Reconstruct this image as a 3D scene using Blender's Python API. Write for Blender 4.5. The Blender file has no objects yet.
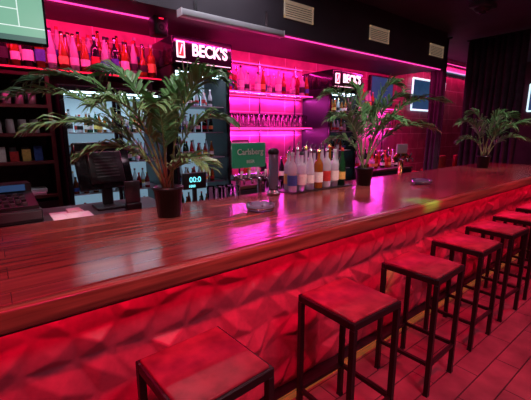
import bpy, bmesh, math, random
from mathutils import Vector, Matrix
random.seed(7)
SC=bpy.context.scene
SC.view_settings.view_transform='Standard'
COL=SC.collection
# ------------------------------------------------------------------ materials
def pm(name,base,rough=.5,metal=0,em=None,es=0,trans=0,ior=1.45,coat=0,noise=0,nscale=8,bump=0):
    m=bpy.data.materials.new(name); m.use_nodes=True
    nt=m.node_tree; p=nt.nodes['Principled BSDF']
    p.inputs['Base Color'].default_value=(*base,1)
    p.inputs['Roughness'].default_value=rough
    p.inputs['Metallic'].default_value=metal
    p.inputs['Transmission Weight'].default_value=trans
    p.inputs['IOR'].default_value=ior
    p.inputs['Coat Weight'].default_value=coat
    p.inputs['Coat Roughness'].default_value=.08
    if em:
        p.inputs['Emission Color'].default_value=(*em,1); p.inputs['Emission Strength'].default_value=es
    if noise or bump:
        tc=nt.nodes.new('ShaderNodeTexCoord'); n=nt.nodes.new('ShaderNodeTexNoise')
        n.inputs['Scale'].default_value=nscale; n.inputs['Detail'].default_value=5
        nt.links.new(tc.outputs['Object'],n.inputs['Vector'])
        if noise:
            r=nt.nodes.new('ShaderNodeValToRGB')
            r.color_ramp.elements[0].position=.3; r.color_ramp.elements[1].position=.7
            r.color_ramp.elements[0].color=(*[c*(1-noise) for c in base],1)
            r.color_ramp.elements[1].color=(*[min(1,c*(1+noise)) for c in base],1)
            nt.links.new(n.outputs['Fac'],r.inputs['Fac']); nt.links.new(r.outputs['Color'],p.inputs['Base Color'])
        if bump:
            b=nt.nodes.new('ShaderNodeBump'); b.inputs['Strength'].default_value=bump; b.inputs['Distance'].default_value=.01
            nt.links.new(n.outputs['Fac'],b.inputs['Height']); nt.links.new(b.outputs['Normal'],p.inputs['Normal'])
    return m
def brickmat(name,c1,c2,mortar,bw,rh,ms,rough=.4,axis='XY',bump=.3,scale=1,offset=.5,noise=.35,nstretch=(1,1,1)):
    m=bpy.data.materials.new(name); m.use_nodes=True
    nt=m.node_tree; p=nt.nodes['Principled BSDF']; L=nt.links.new
    tc=nt.nodes.new('ShaderNodeTexCoord'); mp=nt.nodes.new('ShaderNodeMapping')
    if axis=='XZ': mp.inputs['Rotation'].default_value=(math.radians(-90),0,0)
    if axis=='YZ': mp.inputs['Rotation'].default_value=(math.radians(-90),0,math.radians(-90))
    L(tc.outputs['Object'],mp.inputs['Vector'])
    b=nt.nodes.new('ShaderNodeTexBrick'); b.offset=offset
    L(mp.outputs['Vector'],b.inputs['Vector'])
    b.inputs['Color1'].default_value=(*c1,1); b.inputs['Color2'].default_value=(*c2,1); b.inputs['Mortar'].default_value=(*mortar,1)
    b.inputs['Scale'].default_value=scale; b.inputs['Mortar Size'].default_value=ms
    b.inputs['Brick Width'].default_value=bw; b.inputs['Row Height'].default_value=rh
    mp2=nt.nodes.new('ShaderNodeMapping'); mp2.inputs['Scale'].default_value=nstretch
    L(tc.outputs['Object'],mp2.inputs['Vector'])
    n=nt.nodes.new('ShaderNodeTexNoise'); n.inputs['Scale'].default_value=6; n.inputs['Detail'].default_value=8
    L(mp2.outputs['Vector'],n.inputs['Vector'])
    mr=nt.nodes.new('ShaderNodeMapRange'); mr.inputs['From Min'].default_value=.3; mr.inputs['From Max'].default_value=.7
    mr.inputs['To Min'].default_value=1-noise; mr.inputs['To Max'].default_value=1+noise
    L(n.outputs['Fac'],mr.inputs['Value'])
    mx=nt.nodes.new('ShaderNodeVectorMath'); mx.operation='SCALE'
    L(b.outputs['Color'],mx.inputs[0]); L(mr.outputs['Result'],mx.inputs['Scale'])
    L(mx.outputs['Vector'],p.inputs['Base Color'])
    p.inputs['Roughness'].default_value=rough
    bp=nt.nodes.new('ShaderNodeBump'); bp.inputs['Strength'].default_value=bump; bp.inputs['Distance'].default_value=.004; bp.invert=True
    L(b.outputs['Fac'],bp.inputs['Height']); L(bp.outputs['Normal'],p.inputs['Normal'])
    return m
M={}
M['counter']=brickmat('varnished_wood',(.21,.066,.05),(.17,.052,.042),(.09,.027,.02),1.9,.135,.002,rough=.19,bump=.05,noise=.45,nstretch=(.35,6,6))
M['lip']=brickmat('lip_wood',(.26,.10,.06),(.2,.07,.04),(.2,.07,.04),8,4,.0,rough=.28,bump=.0,noise=.5,nstretch=(.4,8,8))
M['floor']=brickmat('floor_tiles',(.28,.085,.11),(.20,.06,.085),(.05,.02,.025),.6,.15,.004,rough=.33,bump=.5,noise=.3)
M['wallb']=brickmat('back_wall_tiles',(.48,.10,.20),(.38,.08,.16),(.75,.4,.5),.62,.31,.005,rough=.4,axis='XZ',bump=.4,noise=.25)
M['wall']=pm('dark_plaster',(.06,.05,.06),.8,noise=.2,nscale=4)
M['ceil']=pm('ceiling_paint',(.05,.045,.058),.7,noise=.2,nscale=3)
M['soffit']=pm('soffit_paint',(.05,.04,.05),.6,noise=.15,nscale=3)
M['panel']=pm('faceted_panel',(.50,.075,.14),.42,noise=.12,nscale=30,bump=.08)
M['black']=pm('black_plastic',(.015,.015,.017),.35,noise=.2)
M['blackm']=pm('black_metal',(.025,.017,.02),.38,metal=.5,noise=.2)
M['blackg']=pm('black_gloss',(.01,.01,.012),.12)
M['dkgrey']=pm('dark_grey',(.06,.06,.065),.4,noise=.2)
M['steel']=pm('steel',(.45,.45,.47),.25,metal=1,noise=.1)
M['white']=pm('white_paint',(.45,.45,.46),.4,noise=.03)
M['paper']=pm('paper',(.75,.75,.78),.7,noise=.05)
M['cream']=pm('glowing_vent_enamel',(.8,.66,.48),.4,noise=.05,em=(.8,.6,.4),es=.12)  # weak warm emission brightens the enamel; the vents are no lamps
M['glowing_brass']=pm('glowing_brass',(.85,.5,.14),.25,metal=1,noise=.1,em=(1,.35,.1),es=.12)  # weak warm emission put into the brass so the strip looks lit
M['gold']=pm('gold_tap',(.9,.6,.2),.2,metal=1,noise=.1)
M['seat']=pm('seat_vinyl',(.24,.035,.055),.38,noise=.45,nscale=12,bump=.15)
M['leaf']=pm('palm_leaf',(.12,.27,.10),.36,noise=.4,nscale=6)
M['stem']=pm('palm_stem',(.18,.26,.09),.5,noise=.2)
M['soil']=pm('potting_soil',(.03,.02,.012),.95,noise=.5,nscale=60,bump=.6)
M['pot']=pm('pot_plastic',(.012,.012,.014),.3,noise=.2)
M['glass']=pm('clear_glass',(.95,.95,.97),.03,trans=1,ior=1.14)
M['door_glass']=pm('door_glass',(.9,.95,1),.02,trans=1,ior=1.05)
M['glassd']=pm('smoked_glass',(.3,.4,.55),.05,trans=.6,ior=1.3,coat=.5)
M['b_clear']=pm('bottle_clear',(.85,.88,.92),.06,trans=.6,ior=1.2)
M['b_amber']=pm('bottle_amber',(.35,.10,.015),.08,trans=.3,ior=1.3,coat=.5)
M['b_green']=pm('bottle_green',(.015,.09,.03),.08,trans=.3,ior=1.3,coat=.5)
M['b_dark']=pm('bottle_dark',(.01,.01,.012),.08,coat=.5)
M['b_red']=pm('bottle_red',(.40,.03,.03),.1,trans=.2,coat=.5)
M['lab_w']=pm('label_white',(.8,.78,.72),.6,noise=.1,nscale=60)
M['lab_y']=pm('label_yellow',(.7,.5,.12),.6,noise=.2,nscale=60)
M['lab_b']=pm('label_blue',(.05,.12,.4),.6,noise=.2,nscale=60)
M['lab_k']=pm('label_black',(.02,.02,.02),.6,noise=.2,nscale=60)
M['lab_r']=pm('label_red',(.5,.03,.03),.6,noise=.2,nscale=60)
M['signw']=pm('sign_white_lit',(1,1,1),.5,em=(1,.97,1),es=1.1)
M['signr']=pm('sign_red_lit',(.8,.02,.02),.5,em=(1,.05,.05),es=.7)
M['signg']=pm('sign_green',(.01,.10,.045),.4,em=(.02,.18,.09),es=.3)
M['fridge_in']=pm('fridge_lit_lining',(.6,.68,.72),.5,em=(.5,.8,1),es=.3)
M['led_cool']=pm('led_cool',(1,1,1),.5,em=(.7,.92,1),es=4)
M['led_red']=pm('led_red',(1,.1,.1),.5,em=(1,.01,.06),es=1.2)
M['led_pink']=pm('led_pink',(1,.2,.6),.5,em=(1,.05,.4),es=1.6)
M['led_green']=pm('led_green',(.1,1,.3),.5,em=(.05,1,.2),es=6)
M['neon']=pm('neon_cool',(.8,.95,1),.5,em=(.6,.9,1),es=1.2)
M['cyan']=pm('digits_cyan',(.2,.9,1),.5,em=(.2,.9,1),es=1.5)
M['trimc']=pm('trim_cyan',(.3,.6,.7),.5,em=(.3,.75,.9),es=.35)
M['bluescreen']=pm('blue_panel',(.02,.05,.12),.2,em=(.05,.16,.4),es=.25,noise=.4,nscale=5)
M['curtain']=pm('black_velvet',(.04,.022,.04),.85,noise=.3,nscale=12)
M['chair']=pm('red_upholstery',(.6,.05,.05),.6,noise=.2,nscale=20)
M['dwood']=pm('dark_wood',(.06,.03,.02),.45,noise=.4,nscale=10)
M['skirt']=pm('cabinet_black',(.02,.016,.018),.4,noise=.2)
M['cup']=pm('cup_ceramic',(.35,.28,.28),.3,noise=.1)
M['tv_g']=pm('tv_turf',(.02,.02,.02),.2,em=(.22,.48,.34),es=1)
M['tv_s']=pm('tv_stand',(.02,.02,.02),.2,em=(.42,.52,.50),es=1)
M['tv_l']=pm('tv_line',(.02,.02,.02),.2,em=(.8,.95,.9),es=1)
M['tv_d']=pm('tv_dark',(.02,.02,.02),.2,em=(.08,.16,.14),es=1)
# ------------------------------------------------------------------ builder
class B:
    def __init__(s,name,loc=(0,0,0),parent=None,rotz=0):
        s.name=name; s.loc=Vector(loc); s.bm=bmesh.new(); s.mats=[]; s.parent=parent; s.rotz=rotz
    def mi(s,k):
        if k not in s.mats: s.mats.append(k)
        return s.mats.index(k)
    def add(s,t,k,smooth=False):
        i=s.mi(k)
        for f in t.faces: f.material_index=i; f.smooth=smooth
        me=bpy.data.meshes.new('t'); t.to_mesh(me); t.free(); s.bm.from_mesh(me); bpy.data.meshes.remove(me)
    def box(s,x0,x1,y0,y1,z0,z1,k,bev=0,seg=1):
        t=bmesh.new(); bmesh.ops.create_cube(t,size=1)
        for v in t.verts: v.co=Vector(((x0+x1)/2+v.co.x*(x1-x0),(y0+y1)/2+v.co.y*(y1-y0),(z0+z1)/2+v.co.z*(z1-z0)))
        if bev: bmesh.ops.bevel(t,geom=list(t.edges),offset=bev,segments=seg,affect='EDGES',profile=.5)
        s.add(t,k,bev>0 and seg>1)
    def lathe(s,prof,c,k,n=16,smooth=True,M4=None):
        t=bmesh.new(); rings=[]
        for r,z in prof:
            if r<1e-6: rings.append([t.verts.new((0,0,z))])
            else: rings.append([t.verts.new((r*math.cos(2*math.pi*i/n),r*math.sin(2*math.pi*i/n),z)) for i in range(n)])
        for a,b in zip(rings,rings[1:]):
            for i in range(n):
                j=(i+1)%n
                if len(a)==1 and len(b)==1: continue
                if len(a)==1: t.faces.new((a[0],b[j],b[i]))
                elif len(b)==1: t.faces.new((a[i],a[j],b[0]))
                else: t.faces.new((a[i],a[j],b[j],b[i]))
        if M4 is not None: bmesh.ops.transform(t,matrix=M4,verts=t.verts)
        for v in t.verts: v.co+=Vector(c)
        bmesh.ops.recalc_face_normals(t,faces=t.faces)
        s.add(t,k,smooth)
    def tube(s,pts,r,k,n=8):
        t=bmesh.new(); rings=[]; pts=[Vector(p) for p in pts]
        for i,p in enumerate(pts):
            d=(pts[min(i+1,len(pts)-1)]-pts[max(i-1,0)]).normalized()
            a=d.orthogonal().normalized() if abs(d.z)>.99 else d.cross(Vector((0,0,1))).normalized()
            b=d.cross(a)
            rr=r[i] if isinstance(r,(list,tuple)) else r
            rings.append([t.verts.new(p+a*rr*math.cos(2*math.pi*j/n)+b*rr*math.sin(2*math.pi*j/n)) for j in range(n)])
        for a,b in zip(rings,rings[1:]):
            for i in range(n): t.faces.new((a[i],a[(i+1)%n],b[(i+1)%n],b[i]))
        t.faces.new(rings[0]); t.faces.new(rings[-1])
        bmesh.ops.recalc_face_normals(t,faces=t.faces)
        s.add(t,k,True)
    def done(s):
        me=bpy.data.meshes.new(s.name); s.bm.to_mesh(me); s.bm.free()
        for k in s.mats: me.materials.append(M[k])
        o=bpy.data.objects.new(s.name,me); COL.objects.link(o); o.location=s.loc; o.rotation_euler.z=s.rotz
        if s.parent: o.parent=s.parent
        return o
def empty(name,loc=(0,0,0),parent=None):
    e=bpy.data.objects.new(name,None); COL.objects.link(e); e.location=loc; e.empty_display_size=.1; e.parent=parent; return e
def text(body,size,loc,k,parent,ext=.002,bold=.0,rot=(math.pi/2,0,0),sx=1):
    c=bpy.data.curves.new('lettering','FONT'); c.body=body; c.size=size; c.extrude=ext; c.offset=bold
    c.align_x='CENTER'; c.align_y='CENTER'; c.materials.append(M[k])
    o=bpy.data.objects.new('lettering',c); COL.objects.link(o); o.location=loc; o.rotation_euler=rot; o.scale=(sx,1,1)
    o.parent=parent; return o
def area(name,loc,size,energy,color,rot=(0,0,0),parent=None,spread=180):
    l=bpy.data.lights.new(name,'AREA'); l.shape='RECTANGLE'; l.size=size[0]; l.size_y=size[1]; l.energy=energy; l.color=color; l.spread=math.radians(spread)
    o=bpy.data.objects.new(name,l); COL.objects.link(o); o.location=loc; o.rotation_euler=rot
    if parent: o.parent=parent
    return o
def spot(name,loc,target,energy,color,ang,blend=.6,rad=.04,parent=None):
    l=bpy.data.lights.new(name,'SPOT'); l.energy=energy; l.color=color; l.spot_size=math.radians(ang); l.spot_blend=blend; l.shadow_soft_size=rad
    o=bpy.data.objects.new(name,l); COL.objects.link(o); o.location=loc
    d=Vector(target)-Vector(loc)-(parent.location if parent else Vector()); o.rotation_euler=d.to_track_quat('-Z','Y').to_euler()
    if parent: o.parent=parent
    return o
# ------------------------------------------------------------------ room
X0,X1,Y0,Y1,ZC=-3.0,10.0,-3.2,3.9,3.15
b=B('floor'); b.box(X0,X1,Y0,Y1,-.1,0,'floor'); b.done()
b=B('ceiling'); b.box(X0,X1,Y0,Y1,ZC,ZC+.1,'ceil'); b.done()
b=B('wall_back'); b.box(X0,X1,Y1,Y1+.1,0,ZC,'wallb'); b.done()
b=B('wall_front'); b.box(X0,X1,Y0-.1,Y0,0,ZC,'wall'); b.done()
b=B('wall_left'); b.box(X0-.1,X0,Y0,Y1,0,ZC,'wall'); b.done()
b=B('wall_right'); b.box(X1,X1+.1,Y0,Y1,0,ZC,'wall'); b.done()
b=B('soffit'); b.box(X0,6.05,2.95,Y1,2.6,ZC,'soffit'); b.done()
b=B('trim_1'); b.box(6.1,9.98,3.86,3.9,2.86,2.89,'trimc'); b.done()
for x in (2.76,4.20,5.72):
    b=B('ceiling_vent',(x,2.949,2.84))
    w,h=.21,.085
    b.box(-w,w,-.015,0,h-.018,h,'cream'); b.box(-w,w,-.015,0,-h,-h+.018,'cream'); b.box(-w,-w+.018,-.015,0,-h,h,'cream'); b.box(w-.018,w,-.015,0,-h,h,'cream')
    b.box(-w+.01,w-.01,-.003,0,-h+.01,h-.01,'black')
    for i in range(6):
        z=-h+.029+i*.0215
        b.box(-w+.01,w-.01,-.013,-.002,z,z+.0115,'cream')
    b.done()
# ------------------------------------------------------------------ bar counter
CX0,CX1=-1.6,6.45
bc=empty('bar_counter',(0,0,0))
b=B('counter_top',parent=bc); b.box(CX0,CX1,1.26,2.33,1.03,1.10,'counter',.004); b.done()
b=B('counter_lip',parent=bc); b.box(CX0,CX1,1.215,1.259,1.022,1.0995,'lip',.014,3); b.box(CX0,CX1,1.259,1.35,1.0,1.029,'dwood'); b.done()
b=B('counter_body',parent=bc); b.box(CX0,CX1,1.47,2.2,0,1.029,'skirt'); b.done()
b=B('led_strip',parent=bc); b.box(CX0,CX1,1.352,1.366,1.018,1.029,'led_red'); b.done()
b=B('brass_kick_strip',parent=bc); b.box(CX0,CX1,1.365,1.38,0,.05,'glowing_brass',.003); b.box(CX0,CX1,1.38,1.469,0,.05,'skirt'); b.done()
t=bmesh.new(); nx=int((CX1-CX0)/.16); nz=6; V={}
for i in range(nx+1):
    for j in range(nz+1):
        x=CX0+(CX1-CX0)*i/nx; z=.05+.965*j/nz
        if 0<i<nx: x+=random.uniform(-.04,.04)+(.035 if j%2 else -.035)
        if 0<j<nz: z+=random.uniform(-.04,.04)
        V[i,j]=t.verts.new((x,1.462-random.uniform(0,.022),z))
for i in range(nx):
    for j in range(nz):
        q=[V[i,j],V[i+1,j],V[i+1,j+1],V[i,j+1]]
        c=sum((v.co for v in q),Vector())/4
        c+=Vector((random.uniform(-.04,.04),0,random.uniform(-.04,.04))); c.y=1.462-random.uniform(.028,.062)
        m=t.verts.new(c)
        for k in range(4): t.faces.new((q[k],q[(k+1)%4],m))
bmesh.ops.bevel(t,geom=list(t.edges),offset=.011,segments=3,affect='EDGES',profile=.5)
b=B('faceted_front_panel',parent=bc); b.add(t,'panel',True); b.done()
area('under_counter_led',(2.4,1.345,.995),(8.0,.03),14,(1,.008,.09),rot=(math.radians(-8),0,0),parent=bc)
b=B('service_shelf'); b.box(CX0,1.0,2.335,2.85,1.05,1.08,'dkgrey',.004); b.box(CX0,1.0,2.40,2.44,0,1.05,'skirt'); b.done()
b=B('service_shelf'); b.box(1.05,6.3,2.335,2.75,.97,1.0,'dkgrey',.004); b.box(1.05,6.3,2.40,2.44,0,.97,'skirt'); b.done()
# ------------------------------------------------------------------ stools
def stool_mesh():
    b=B('bar_stool'); h=.185; lw=.014
    b.box(-h+.012,h-.012,-h+.012,h-.012,.752,.782,'seat',.008,3)
    b.box(-h,h,-h,-h+.028,.735,.772,'blackm',.003); b.box(-h,h,h-.028,h,.735,.772,'blackm',.003)
    b.box(-h,-h+.028,-h+.028,h-.028,.735,.772,'blackm',.003); b.box(h-.028,h,-h+.028,h-.028,.735,.772,'blackm',.003)
    for sx in(-1,1):
        for sy in (-1,1):
            x=sx*(h-lw); y=sy*(h-lw)
            b.box(x-lw,x+lw,y-lw,y+lw,.004,.735,'blackm',.002); b.box(x-lw-.001,x+lw+.001,y-lw-.001,y+lw+.001,0,.012,'black')
    q=h-2*lw
    for z in (.20,):
        b.box(-q,q,-h+.004,-h+.024,z,z+.022,'blackm'); b.box(-q,q,h-.024,h-.004,z,z+.022,'blackm')
        b.box(-h+.004,-h+.024,-q,q,z+.0,z+.022,'blackm'); b.box(h-.024,h-.004,-q,q,z,z+.022,'blackm')
    return b
first=None
for i,(x,y,r) in enumerate([(.53,1.045,3),(1.37,1.05,-1),(2.12,1.055,2),(2.83,1.08,0),(3.47,1.09,-2),(4.10,1.10,1),(4.72,1.09,0),(5.35,1.09,2),(6.0,1.09,0)]):
    if first is None:
        first=stool_mesh().done(); o=first
    else:
        o=bpy.data.objects.new('bar_stool',first.data); COL.objects.link(o)
    o.location=(x,y,0); o.rotation_euler.z=math.radians(r)
# ------------------------------------------------------------------ palms
R_=Vector((.787,-.617,0)); F_=Vector((.617,.787,0))
def palm(loc,fronds,sc=1,potr=.088,poth=.185,ll=.21,npair=34,seed=1,lw=.0105):
    rnd=random.Random(seed)
    e=empty('potted_palm',loc)
    b=B('pot',parent=e)
    b.lathe([(0,0),(potr*.78,0),(potr*.97,poth*.9),(potr*1.05,poth*.9),(potr*1.05,poth),(potr*.95,poth),(potr*.93,poth*.88),(0,poth*.88)],(0,0,0),'pot',24)
    b.lathe([(0,poth*.89),(potr*.9,poth*.885)],(0,0,0),'soil',20); b.done()
    b=B('fronds',parent=e)
    t=bmesh.new()
    for (r,u,d) in fronds:
        P0=Vector((rnd.uniform(-.03,.03),rnd.uniform(-.03,.03),poth*.85))
        hor=R_*r+F_*d
        P2=Vector((0,0,poth))+hor+Vector((0,0,u))
        P1=Vector((0,0,poth))+hor*.32+Vector((0,0,max(u,0)*1.0+.08+.13*hor.length))
        def pt(s): return P0*(1-s)**2+P1*2*s*(1-s)+P2*s*s
        def tg(s): return ((P1-P0)*(1-s)+(P2-P1)*s).normalized()
        N=14
        b.tube([pt(i/N) for i in range(N+1)],[.007*sc*(1-.75*i/N) for i in range(N+1)],'stem',6)
        L=(pt(.5)-P0).length+(P2-pt(.5)).length
        lf=ll*min(1.1,.6+L*.6)
        for i in range(npair):
            s=.26+.74*i/(npair-1)
            p=pt(s); T=tg(s); S=T.cross(Vector((0,0,1)))
            if S.length<.05: S=R_.copy()
            S.normalize(); U=S.cross(T).normalized()
            q=(s-.26)/.74
            ln=lf*(.6+.9*q-1.05*q*q)*rnd.uniform(.88,1.12)
            for sg in(-1,1):
                D=(T*(.6+.5*q)+S*sg*.75+U*.35*rnd.uniform(-.3,1.4)).normalized()
                W=D.cross(U).normalized(); W=(W+U*rnd.uniform(-.8,.8)).normalized(); w=lw*sc*rnd.uniform(.85,1.15)
                m1=p+D*ln*.4; m2=p+D*ln*.72+Vector((0,0,-.05*ln)); tip=p+D*ln+Vector((0,0,-.25*ln))
                fold=U*w*.35
                v=[t.verts.new(c) for c in (p-W*w*.3,p+W*w*.3,m1+W*w+fold,m1-W*w+fold,m1,m2+W*w*.75+fold,m2-W*w*.75+fold,m2,tip,p)]
                t.faces.new((v[9],v[1],v[2],v[4])); t.faces.new((v[0],v[9],v[4],v[3]))
                t.faces.new((v[4],v[2],v[5],v[7])); t.faces.new((v[3],v[4],v[7],v[6]))
                t.faces.new((v[7],v[5],v[8])); t.faces.new((v[6],v[7],v[8]))
    b.add(t,'leaf'); b.done()
    return e
palm((.83,2.02,1.1005),[(-.92,.50,-.05),(-.84,.62,.1),(-.62,.34,-.25),(-.42,.20,-.15),(-.42,.66,.15),(.05,.46,-.3),(.24,.64,.0),(.36,.60,-.12),(.38,.38,.05),(.28,.14,-.2),(.10,.60,.2),(-.25,.46,-.3)],seed=3)
palm((2.81,2.05,1.1005),[(-.40,.66,.0),(-.36,.45,-.15),(-.12,.72,.1),(.22,.74,-.1),(.42,.64,.1),(.70,.60,.0),(.56,.36,-.1),(-.34,.24,.1),(.1,.56,.2),(.25,.42,-.2)],poth=.17,potr=.085,seed=5)
palm((5.42,1.98,1.1005),[(-.36,.44,0),(-.2,.56,.1),(.1,.54,-.1),(.38,.52,.1),(.62,.40,0),(.47,.22,-.1),(-.3,.2,.1),(.2,.38,-.2)],poth=.17,potr=.085,seed=8,npair=26,ll=.25,sc=1.15)
# ------------------------------------------------------------------ ashtrays
for (x,y) in ((1.37,1.80),(3.32,1.74)):
    b=B('ashtray',(x,y,1.1005))
    b.lathe([(0,0),(.075,0),(.092,.012),(.095,.042),(.088,.046),(.072,.044),(.064,.02),(0,.016)],(0,0,0),'glassd',32)
    b.lathe([(.096,.018),(.098,.02),(.098,.026),(.096,.028)],(0,0,0),'steel',32)
    for a in range(3):
        an=a*2.094; b.tube([(.066*math.cos(an),.066*math.sin(an),.047),(.094*math.cos(an),.094*math.sin(an),.047)],.005,'black')
    b.done()
# ------------------------------------------------------------------ bottles
def bottle(b,x,y,z,h,r,g,lab,cap,kind=0,spout=False,n=12):
    if kind==0: P=[(0,0),(r*.95,0),(r,.01),(r,.60*h),(r*.85,.67*h),(r*.36,.76*h),(r*.32,.96*h)]
    elif kind==1: P=[(0,0),(r*.9,0),(r*1.05,.5*h),(r*1.08,.6*h),(r*.95,.66*h),(r*.4,.70*h),(r*.36,.94*h)]
    elif kind==2: P=[(0,0),(r*.9,0),(r*.9,.45*h),(r*.75,.6*h),(r*.35,.80*h),(r*.3,.96*h)]
    else: P=[(0,0),(r*1.1,0),(r*1.15,.12*h),(r*1.1,.42*h),(r*.6,.55*h),(r*.34,.62*h),(r*.34,.94*h)]
    b.lathe(P,(x,y,z),g,n)
    rr=P[-1][0]
    if lab:
        lr=[1.02,1.10,.93,1.18][kind]*r
        b.lathe([(lr,.16*h),(lr+.0004,.42*h if kind<2 else .36*h)],(x,y,z),lab,n)
    b.lathe([(rr*1.2,.9*h),(rr*1.25,.985*h),(0,.985*h)],(x,y,z),cap,10)
    if spout:
        b.tube([(x,y,z+.98*h),(x,y,z+1.04*h),(x+.012,y-.008,z+1.12*h)],[.007,.006,.0035],'steel',6)
GL=['b_clear','b_amber','b_green','b_dark','b_red','b_clear']; LB=['lab_w','lab_y','lab_b','lab_k','lab_r','lab_w']; CP=['black','gold','white','lab_r','steel']
def rb(b,x,y,z,hmin=.26,hmax=.34,spout=False,gl=GL,n=12,lb=LB):
    bottle(b,x,y,z,random.uniform(hmin,hmax),random.uniform(.034,.043),random.choice(gl),random.choice(lb),random.choice(CP),random.choice([0,0,1,2,3]),spout,n)
b=B('spirit_bottles',(0,0,1.1085))
for i,(g,l) in enumerate([('b_clear','lab_b'),('b_clear','lab_w'),('b_clear','lab_w'),('b_amber','lab_w'),('b_clear','lab_r'),('b_clear','lab_w'),('b_green','lab_y')]):
    bottle(b,1.98+i*.105,2.16,0,random.uniform(.33,.39),.041,g,l,random.choice(CP),[0,1,2,0,0,1,2][i],True,18)
for i in range(7):
    rb(b,2.03+i*.105,2.265,0,.32,.39,True,['b_clear','b_clear','b_amber','b_clear'],16)
b.done()
b=B('bar_mat',(0,0,1.10)); b.box(1.92,2.70,2.09,2.325,0.0005,.008,'black',.002)
b.done()
b=B('drink_dispenser',(1.80,2.19,1.1005))
b.lathe([(0,0),(.055,0),(.055,.02),(.04,.03),(.04,.05)],(0,0,0),'steel',20)
b.lathe([(.036,.05),(.040,.06),(.040,.33),(.036,.335)],(0,0,0),'glassd',20)
b.lathe([(0,.05),(.030,.05),(.030,.25),(0,.25)],(0,0,0),'b_dark',20)
b.lathe([(0,.26),(.030,.26),(.030,.31),(0,.31)],(0,0,0),'b_amber',20)
b.lathe([(.043,.33),(.046,.345),(.043,.36),(.03,.375),(0,.378)],(0,0,0),'black',20)
b.tube([(0,-.038,.07),(0,-.075,.07),(0,-.08,.05)],.008,'steel'); b.done()
# ------------------------------------------------------------------ beer taps
def tapset(b,xs,y,z0,z1,body,hk='black'):
    for x in xs:
        b.tube([(x,y,z1-.02),(x,y-.07,z1-.02),(x,y-.085,z1-.06)],.010,body)
        b.tube([(x,y-.03,z1-.02),(x,y-.05,z1+.05)],[.006,.012],hk)
b=B('beer_tap_tower',(1.82,2.56,1.0005))
b.box(-.17,.17,-.09,.09,0,.025,'steel',.004)
for x in(-.12,.12): b.lathe([(.028,.02),(.022,.05),(.022,.19)],(x,0,0),'steel',16)
b.box(-.18,.18,-.035,.035,.185,.235,'steel',.01,2)
tapset(b,(-.13,-.045,.045,.13),-.03,0,.22,'steel','lab_w')
b.box(-.175,.175,-.022,.022,.29,.51,'signg',.012,2)
b.box(-.012,.012,-.01,.01,.23,.3,'gold')
o=b.done(); text("Carlsberg",.072,(0,-.024,.43),'lab_w',o,.001,.001); text("BEER",.04,(0,-.024,.345),'lab_w',o,.001)
b=B('beer_tap_tower',(4.28,2.55,1.0005))
b.lathe([(0,0),(.08,0),(.08,.02),(.03,.03),(.03,.22)],(0,0,0),'gold',20)
b.tube([(-.17,0,.20),(-.17,0,.25),(-.10,0,.29),(.10,0,.29),(.17,0,.25),(.17,0,.20)],.03,'gold',12)
tapset(b,(-.12,0,.12),-.02,0,.27,'steel'); b.box(-.12,.12,-.015,.015,.32,.44,'white',.01,2); b.done()
b=B('beer_glasses',(0,0,1.0005))
for i in range(7):
    for y in (2.45,2.62): 
        x=2.08+i*.09; b.lathe([(0,0),(.026,0),(.036,.16),(.034,.16),(.024,.012),(0,.012)],(x,y,0),'glass',14)
for i in range(3):
    for y in (2.45,2.55): 
        x=1.42+i*.09; b.lathe([(0,0),(.026,0),(.036,.16),(.034,.16),(.024,.012),(0,.012)],(x,y,0),'glass',14)
b.done()
b=B('digital_display',(1.27,2.55,1.0005))
b.box(-.06,.06,-.05,.05,0,.015,'black',.003); b.box(-.015,.015,-.012,.012,.015,.16,'black'); b.box(-.10,.10,-.02,.02,.155,.285,'black',.006,2)
o=b.done(); text("00:0",.06,(0,-.021,.23),'cyan',o,.001); text("1000",.03,(-.03,-.021,.18),'cyan',o,.001)
e=empty('pos_terminal',(.63,2.60,1.0805))
b=B('terminal',parent=e)
b.box(-.10,.10,-.09,.09,0,.02,'black',.005); 
b.box(-.035,.035,.02,.05,.02,.25,'black',.004)
b.done()
b=B('monitor',parent=e,rotz=0); b.box(-.19,.19,-.035,.0,.0,.33,'blackg',.01,2); b.box(-.12,.12,-.06,-.035,.04,.26,'black',.01,2)
for i in range(7): b.box(-.08,.08,-.062,-.06,.08+i*.022,.088+i*.022,'dkgrey')
o=b.done(); o.location=(0,.02,.13); o.rotation_euler=(math.radians(-14),0,math.radians(12))
b=B('card_reader',(.74,2.42,1.0805)); b.box(-.05,.05,-.03,.03,0,.05,'black',.006,2); b.box(-.05,.05,-.01,.012,.05,.2,'dkgrey',.006,2); b.done()
b=B('cash_register',(.03,2.62,1.0805),rotz=math.radians(4))
b.box(-.17,.17,-.2,.2,0,.08,'black',.008,2); b.box(-.16,.16,-.202,-.198,.02,.07,'dkgrey',.002)
t=bmesh.new(); pr=[(-.18,.08),(-.18,.10),(.02,.16),(.02,.21),(.16,.21),(.16,.08)]
L1=[t.verts.new((-.155,y,z)) for y,z in pr]; L2=[t.verts.new((.155,y,z)) for y,z in pr]
t.faces.new(L1); t.faces.new(L2[::-1])
for i in range(6): t.faces.new((L1[i],L2[i],L2[(i+1)%6],L1[(i+1)%6]))
bmesh.ops.recalc_face_normals(t,faces=t.faces); b.add(t,'black')
for i in range(8):
    for j in range(4):
        y=-.16+j*.042; z=.106+j*.0126
        b.box(-.13+i*.03,-.108+i*.03,y,y+.028,z,z+.014,['black','dkgrey','black','dkgrey'][(i+j)%4])
b.box(-.12,.12,.0,.018,.17,.206,'bluescreen'); b.done()
b=B('paper_sheets',(.36,2.50,1.0805)); 
b.box(-.1,.1,-.14,.14,0,.003,'paper'); b.box(-.02,.12,-.12,.05,.003,.007,'paper'); b.box(.0,.08,.06,.14,.003,.02,'lab_w'); b.done()
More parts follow.
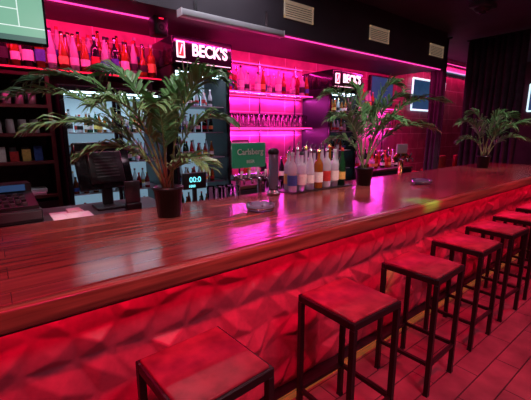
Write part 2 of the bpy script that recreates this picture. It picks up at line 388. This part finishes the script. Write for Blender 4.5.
# ------------------------------------------------------------------ left shelving
b=B('cup_shelf_unit')
sx0,sx1,sy0,sy1=-1.6,.46,3.48,3.88
b.box(sx0,sx0+.03,sy0,sy1,0,2.08,'dwood'); b.box(sx1-.03,sx1,sy0,sy1,0,2.08,'dwood'); b.box(sx0,sx1,sy1-.015,sy1,0,2.08,'dwood')
b.box(sx0+.03,sx1-.03,sy0,sy1-.015,0,1.02,'skirt')
for z in (1.05,1.34,1.57,1.80,2.05): b.box(sx0+.03,sx1-.03,sy0,sy1-.015,z,z+.025,'dwood')
b.done()
b=B('cups_and_glasses',(0,0,0))
for zi,z in enumerate((1.365,1.595,1.825)):
    x=-1.2
    while x<.40:
        for y in (3.56,3.68):
            if zi==0 and y<3.6:
                b.box(x-.03,x+.03,y-.02,y+.02,z+.001,z+random.uniform(.08,.15),random.choice(['lab_w','lab_r','lab_k','lab_b','lab_y']))
            elif zi==2: b.lathe([(0,0),(.028,0),(.036,.10),(.034,.10),(.026,.008)],(x,y,z+.001),'b_clear',12)
            else: b.lathe([(.030,0),(.026,.11),(0,.11)],(x,y,z+.001),'cup' if y<3.6 else 'b_clear',12)
        x+=.085
b.done()
b=B('papers_tray',(0.2,3.6,1.076)); b.box(-.15,.15,-.1,.1,0,.02,'white',.002); b.box(-.12,.16,-.08,.1,.02,.05,'paper',.002); b.done()
b=B('bottle_shelf'); b.box(-1.6,1.44,3.52,3.88,2.10,2.125,'dwood'); b.box(-1.6,1.44,3.74,3.88,2.125,2.21,'dwood'); b.box(-1.6,1.44,3.512,3.52,2.108,2.118,'led_red'); b.done()
b=B('liquor_bottles')
x=-.6
while x<1.40:
    rb(b,x,3.60,2.126,.30,.36,gl=['b_amber','b_green','b_dark','b_red','b_amber','b_clear']); rb(b,x+.043,3.69,2.126,.30,.36,gl=['b_amber','b_clear','b_red','b_green']) if random.random()<.8 else None
    x+=.086
x=-.6
while x<1.36:
    rb(b,x,3.81,2.211,.28,.34,gl=['b_clear','b_red','b_amber','b_clear']); x+=.086
b.done()
# ------------------------------------------------------------------ fridges
def fridge(name,x0,x1,z1,doors,sign=0,y0=3.34,y1=3.88,zs=.12,pw=1.2):
    e=empty(name,((x0+x1)/2,y0,0))
    w=(x1-x0)/2; d=y1-y0; zt=z1-sign
    b=B('cabinet',parent=e)
    b.box(-w,-w+.035,.03,d,0,zt,'black'); b.box(w-.035,w,.03,d,0,zt,'black'); b.box(-w+.035,w-.035,.03,d,zt-.04,zt,'black'); b.box(-w+.035,w-.035,.03,d,0,.75,'black')
    b.box(-w+.035,w-.035,d-.03,d,.75,zt-.04,'fridge_in')
    for z in (1.05,1.32,1.59,1.86):
        if z<zt-.2: b.box(-w+.036,w-.036,.08,d-.031,z,z+.008,'white')
    b.box(-w+.036,w-.036,.06,.075,zt-.06,zt-.04,'led_cool')
    dw=2*w/doors
    for i in range(doors):
        a=-w+i*dw+.003; c=a+dw-.006
        b.box(a,a+.03,0,.028,.1,zt-.01,'blackg',.004); b.box(c-.03,c,0,.028,.1,zt-.01,'blackg',.004)
        b.box(a+.03,c-.03,0,.028,zt-.05,zt-.01,'blackg',.004); b.box(a+.03,c-.03,0,.028,.1,.78,'blackg',.004)
        b.tube([(c-.015,-.0,1.1),(c-.015,-.03,1.12),(c-.015,-.03,1.5),(c-.015,0,1.52)],.007,'steel')
        b.box(a+.03,c-.03,.010,.014,.78,zt-.05,'door_glass')
    b.done()
    b=B('stocked_bottles',parent=e)
    for z in (.75,1.058,1.328,1.598,1.868):
        if z>zt-.3: continue
        n=int((2*w-.1)/.08)
        for i in range(n):
            for y in (.13,.25):
                g=random.choice(['b_green','b_amber','b_clear','b_clear','b_red','b_amber'])
                bottle(b,-w+.075+i*.08,y,z+.001,random.uniform(.15,.20),.027,g,random.choice(LB),random.choice(CP),2,False,8)
    b.done()
    if sign:
        b=B('sign_box',parent=e)
        b.box(-w-.01,w+.01,-.05,d,zt+.001,z1,'blackg',.02,3)
        b.box(-w+.02,w-.02,-.053,-.049,zt+.02,zt+.026,'signw')
        b.box(-w+.03,-w+.115,-.056,-.049,zt+.06,z1-.05,'signw',.006,2); b.box(-w+.045,-w+.10,-.060,-.055,zt+.075,z1-.065,'signr',.005,2)
        b.tube([(-w+.06,-.062,zt+.09),(-w+.085,-.062,z1-.08)],.006,'signw')
        b.done()
        text("BECK'S",.155,(.065,-.054,zt+sign/2+.008),'signw',e,.003,.004,sx=.86*(x1-x0)/.66)
    area('fridge_light',(0,.1,zt-.075),(2*w-.1,.04),pw,(.65,.88,1),parent=e)
    return e
fridge('glass_door_fridge',.50,1.38,1.99,2,0,pw=3.2)
fridge('sign_topped_fridge',1.48,2.13,2.50,1,.26,pw=2.6)
fridge('sign_topped_fridge',3.74,4.36,2.42,1,.24,pw=1.6)
# ------------------------------------------------------------------ pink LED strips
def pink(name,x0,x1,y,z,energy,color,rx,parent=None):
    e=empty(name,((x0+x1)/2,y,z),parent); w=(x1-x0)/2
    b=B('strip',parent=e); b.box(-w,w,-.008,.008,0,.01,'led_pink'); b.done()
    area('glow',(0,0,-.008),(2*w,.02),energy,color,rot=(math.radians(rx),0,0),parent=e)
pink('led_strip_light',-1.6,1.42,3.3,2.589,34,(1,.025,.22),38)
pink('led_strip_light',1.5,6.0,3.0,2.589,52,(1,.025,.28),35)
# ------------------------------------------------------------------ back cabinets, shelves
for (a,c) in ((2.17,3.70),(4.42,6.0)):
    b=B('back_bar_cabinet'); b.box(a,c,3.36,3.88,0,.94,'skirt'); b.box(a-.01,c+.01,3.34,3.88,.941,.98,'dwood',.004)
    n=3
    for i in range(n):
        q=a+(c-a)*i/n; b.box(q+.01,q+(c-a)/n-.01,3.345,3.36,.08,.92,'black',.004); b.box(q+.2,q+.3,3.33,3.345,.8,.81,'steel')
    b.done()
def gshelf(x0,x1,zs,top):
    e=empty('glass_shelf_unit')
    b=B('shelves',parent=e)
    for z in zs: b.box(x0,x1,3.62,3.88,z-.012,z,'glass'); b.box(x0,x1,3.612,3.62,z-.014,z+.002,'led_pink')
    for x in (x0+.1,(x0+x1)/2,x1-.1):
        b.box(x-.008,x+.008,3.872,3.888,.99,top,'steel')
        for z in zs: b.box(x-.008,x+.008,3.66,3.88,z-.024,z-.013,'steel')
    b.done()
    for z in zs: pink('led_strip',x0,x1,3.86,z-.03,15,(1,.06,.75),-10,e)
    if top>2.4: pink('led_strip',x0,x1,3.84,2.45,13,(1,.02,.4),0,e)
gshelf(2.2,3.68,(1.65,2.08),2.5); gshelf(4.45,5.9,(1.65,1.98),2.0)
for (a,c) in ((2.26,3.66),(4.5,5.88)):
    b=B('drinking_glasses',(a,3.76,1.6515)); x=0; h,r=.17,.034
    while x<c-a:
        for y in (-.09,0,.08): b.lathe([(0,0),(r*.8,0),(r,h),(r*.95,h),(r*.74,.01),(0,.01)],(x,y,0),'glass',10)
        x+=.083
    b.done()
b=B('stemware_and_bottles')
for (a,c,z) in ((2.26,3.66,2.081),(4.5,5.2,1.981)):
    x=a
    while x<c:
        if random.random()<.65: rb(b,x,3.70,z,.24,.32,n=8,gl=['b_clear','b_red','b_clear','b_amber'])
        else: b.lathe([(0,0),(.035,0),(.005,.006),(.005,.09),(.03,.12),(.038,.17),(.03,.22)],(x,3.70,z),'glass',12)
        if random.random()<.8: rb(b,x+.02,3.82,z,.24,.32,n=8,gl=['b_clear','b_red','b_clear'])
        x+=.086
b.done()
b=B('back_bar_bottles')
for (a,c) in ((2.6,3.6),(4.6,5.9)):
    x=a
    while x<c:
        rb(b,x,3.72,.981,.28,.36); 
        if random.random()<.6: rb(b,x+.03,3.52,.981,.2,.34)
        x+=.1
b.done()
b=B('menu_board',(2.42,3.60,1.20)); b.box(-.14,.14,0,.02,0,.3,'black',.004); b.box(-.12,.12,-.004,0,.02,.28,'paper')
for i in range(8): b.box(-.09,.07,-.006,-.004,.05+i*.026,.056+i*.026,'lab_k')
b.box(-.01,.01,.005,.015,-.218,0,'black'); b.done()
b=B('wall_screen',(5.65,3.86,2.30)); b.box(-.34,.34,-.03,.03,-.25,.25,'black',.006); b.box(-.32,.32,-.033,-.03,-.23,.23,'bluescreen'); b.done()
b=B('linear_lamp',(1.93,2.90,2.565)); b.box(-.55,.55,-.04,.04,-.02,.034,'white',.008,2); b.box(-.56,-.55,-.042,.042,-.022,.035,'paper'); b.box(.55,.56,-.042,.042,-.022,.035,'paper')
b.box(-.4,-.37,.04,.049,-.005,.2,'steel'); b.box(.37,.4,.04,.049,-.005,.2,'steel'); b.done()
b=B('wall_speaker',(1.30,3.18,2.43)); b.box(-.06,.06,-.07,.07,0,.15,'black',.008,2); b.lathe([(.045,0),(.04,.004),(.02,-.004),(0,.002)],(0,-.072,.06),'dkgrey',18,M4=Matrix.Rotation(math.pi/2,4,'X')); b.box(-.01,.01,-.01,.01,.15,.17,'black'); b.box(-.02,.02,-.074,-.07,.125,.135,'led_red'); b.done()
b=B('television',(-.20,2.86,2.16)); b.box(-.60,.60,-.02,.03,0,.69,'blackg',.008,2)
b.box(-.585,.585,-.0215,-.02,.018,.30,'tv_g'); b.box(-.585,.585,-.0215,-.02,.30,.675,'tv_s')
for i in range(6): b.box(-.585,.585,-.0222,-.0215,.33+i*.055,.345+i*.055,'tv_d')
for i in range(9): b.box(-.54+i*.13,-.53+i*.13,-.0224,-.0215,.30,.675,'tv_l')
b.box(-.585,.585,-.0224,-.0215,.296,.306,'tv_l'); b.box(-.585,.585,-.0224,-.0215,.10,.106,'tv_l'); b.box(.05,.45,-.0224,-.0215,.20,.206,'tv_l'); b.box(.05,.056,-.0224,-.0215,.10,.2,'tv_l'); b.box(.444,.45,-.0224,-.0215,.10,.30,'tv_l')
b.box(-.585,.585,-.0226,-.0215,.018,.05,'tv_d')
b.box(-.1,.1,.03,.088,.55,.75,'black'); b.done()
b=B('ceiling_projector',(4.9,2.0,0)); b.lathe([(0,3.02),(.07,3.025),(.10,3.06),(.10,3.10),(.05,3.11),(.05,3.149)],(0,0,0),'black',24); b.lathe([(0,3.0),(.03,3.002),(.04,3.02)],(0,0,0),'blackg',16); b.box(-.16,.16,-.1,.1,3.06,3.12,'dkgrey',.01,2); b.done()
# curtains
def curtain(name,x,ya,yb,z0,z1,folds,amp):
    t=bmesh.new(); n=folds*10; rows=[]
    for j in range(9):
        z=z0+(z1-z0)*j/8; row=[]
        for i in range(n+1):
            s=i/n; row.append(t.verts.new((x+amp*math.sin(s*folds*2*math.pi)*(1.1-.3*j/8)+.02*math.sin(s*9+j*.3),ya+(yb-ya)*s+.01*math.sin(j+s*20),z)))
        rows.append(row)
    for a,c in zip(rows,rows[1:]):
        for i in range(n): t.faces.new((a[i],a[i+1],c[i+1],c[i]))
    b=B(name); b.add(t,'curtain',True); b.tube([(x,ya-.05,z1+.01),(x,yb+.05,z1+.01)],.015,'blackm'); o=b.done()
    m=o.modifiers.new('s','SOLIDIFY'); m.thickness=.008
curtain('curtain',6.68,2.0,2.86,.02,3.10,9,.045)
curtain('curtain',6.22,3.0,3.24,.02,3.10,3,.04)
def frame(name,pts,rad=.012):
    b=B(name); 
    for i in range(4): b.tube([pts[i],pts[(i+1)%4]],rad,'neon')
    return b
b=frame('neon_frame_sign',[(6.7,3.86,2.02),(8.0,3.86,2.02),(8.0,3.86,2.62),(6.7,3.86,2.62)],.018); b.box(6.72,7.98,3.872,3.899,2.04,2.60,'bluescreen'); b.done()
b=frame('neon_frame_sign',[(9.96,2.15,2.05),(9.96,2.85,2.05),(9.96,2.85,2.65),(9.96,2.15,2.65)],.018); b.box(9.97,9.999,2.17,2.83,2.07,2.63,'bluescreen'); b.done()
for (x,y,r) in ((6.75,3.45,190),(7.5,3.35,170),(8.3,3.3,185)):
    b=B('red_armchair',(x,y,0),rotz=math.radians(r))
    b.box(-.24,.24,-.24,.24,.62,.72,'chair',.03,3); b.box(-.24,.24,.19,.27,.72,1.14,'chair',.03,3)
    for s in(-1,1):
        b.box(s*.25-.02,s*.25+.02,-.2,.22,.80,.84,'chair',.012,2)
        for q in (-.2,.2): b.box(s*.2-.018,s*.2+.018,q-.018,q+.018,0,.63,'dwood')
        b.box(s*.25-.015,s*.25+.015,-.19,-.16,.66,.81,'dwood')
    b.done()
# ------------------------------------------------------------------ lamps
def can(name,x,y,target,energy,color,ang,k,z=3.1,rad=.05,blend=.7):
    e=empty(name,(x,y,z))
    b=B('housing',parent=e); b.lathe([(0,.049),(.055,.049),(.055,-.05),(.045,-.05),(.042,-.01),(0,-.01)],(0,0,0),'black',20); b.lathe([(0,-.02),(.04,-.021)],(0,0,0),k,20); b.done()
    spot('lamp',(0,0,-.06),target,energy,color,ang,blend,rad,parent=e)
for x in (.0,1.5,3.0,4.5,6.0):
    can('ceiling_spotlight',x,-.1,(x+.35,1.25,.45),200,(1,.008,.10),64,'led_red')
can('ceiling_spotlight',-.4,.9,(.3,1.8,1.1),60,(1,.02,.07),60,'led_red')
can('ceiling_spotlight',2.9,.3,(2.50,1.29,1.10),900,(.02,1,.14),8,'led_green',blend=.9)
for (x,y,tx,ty,en) in ((.1,1.0,.70,2.0,105),(2.3,1.0,2.65,2.05,110),(4.9,.9,5.4,2.0,70)):
    can('added_palm_spot',x,y,(tx,ty,1.55),en,(1,.93,.88),44,'signw')  # unseen spots with housings, added to brighten each palm
e=empty('added_fill_panel',(1.2,-.9,3.13)); b=B('panel',parent=e); b.box(-.6,.6,-.3,.3,.0,.019,'white',.004); b.done()  # added out-of-view panel for soft fill on the customer side
area('panel_fill',(0,0,-.012),(1.1,.5),26,(1,.75,.82),parent=e)
e=empty('added_fill_panel',(4.6,.3,3.13)); b=B('panel',parent=e); b.box(-.6,.6,-.3,.3,.0,.019,'white',.004); b.done()  # second added fill panel, further along and out of view
area('panel_fill',(0,0,-.012),(1.1,.5),14,(1,.65,.82),parent=e)
e=empty('added_aisle_fill',(1.4,2.6,3.13)); b=B('panel',parent=e); b.box(-.9,.9,-.04,.04,.0,.019,'white',.004); b.done()  # added strip above the view, lifts the light on the plants
area('aisle_fill',(0,0,-.012),(1.7,.06),12,(.9,.85,1),parent=e)
pink('led_strip_light',6.2,9.5,3.80,3.0,22,(1,.03,.25),0)
# world
w=bpy.data.worlds.new('World'); SC.world=w; w.use_nodes=True; w.node_tree.nodes['Background'].inputs[0].default_value=(.25,.15,.2,1); w.node_tree.nodes['Background'].inputs[1].default_value=.1
c=bpy.data.cameras.new('camera'); c.sensor_width=36; c.lens=350/531*36; c.clip_start=.02
o=bpy.data.objects.new('camera',c); COL.objects.link(o); o.location=(0,0,1.62); o.rotation_euler=(math.radians(90-11.3),0,math.radians(-38.1))
SC.camera=o
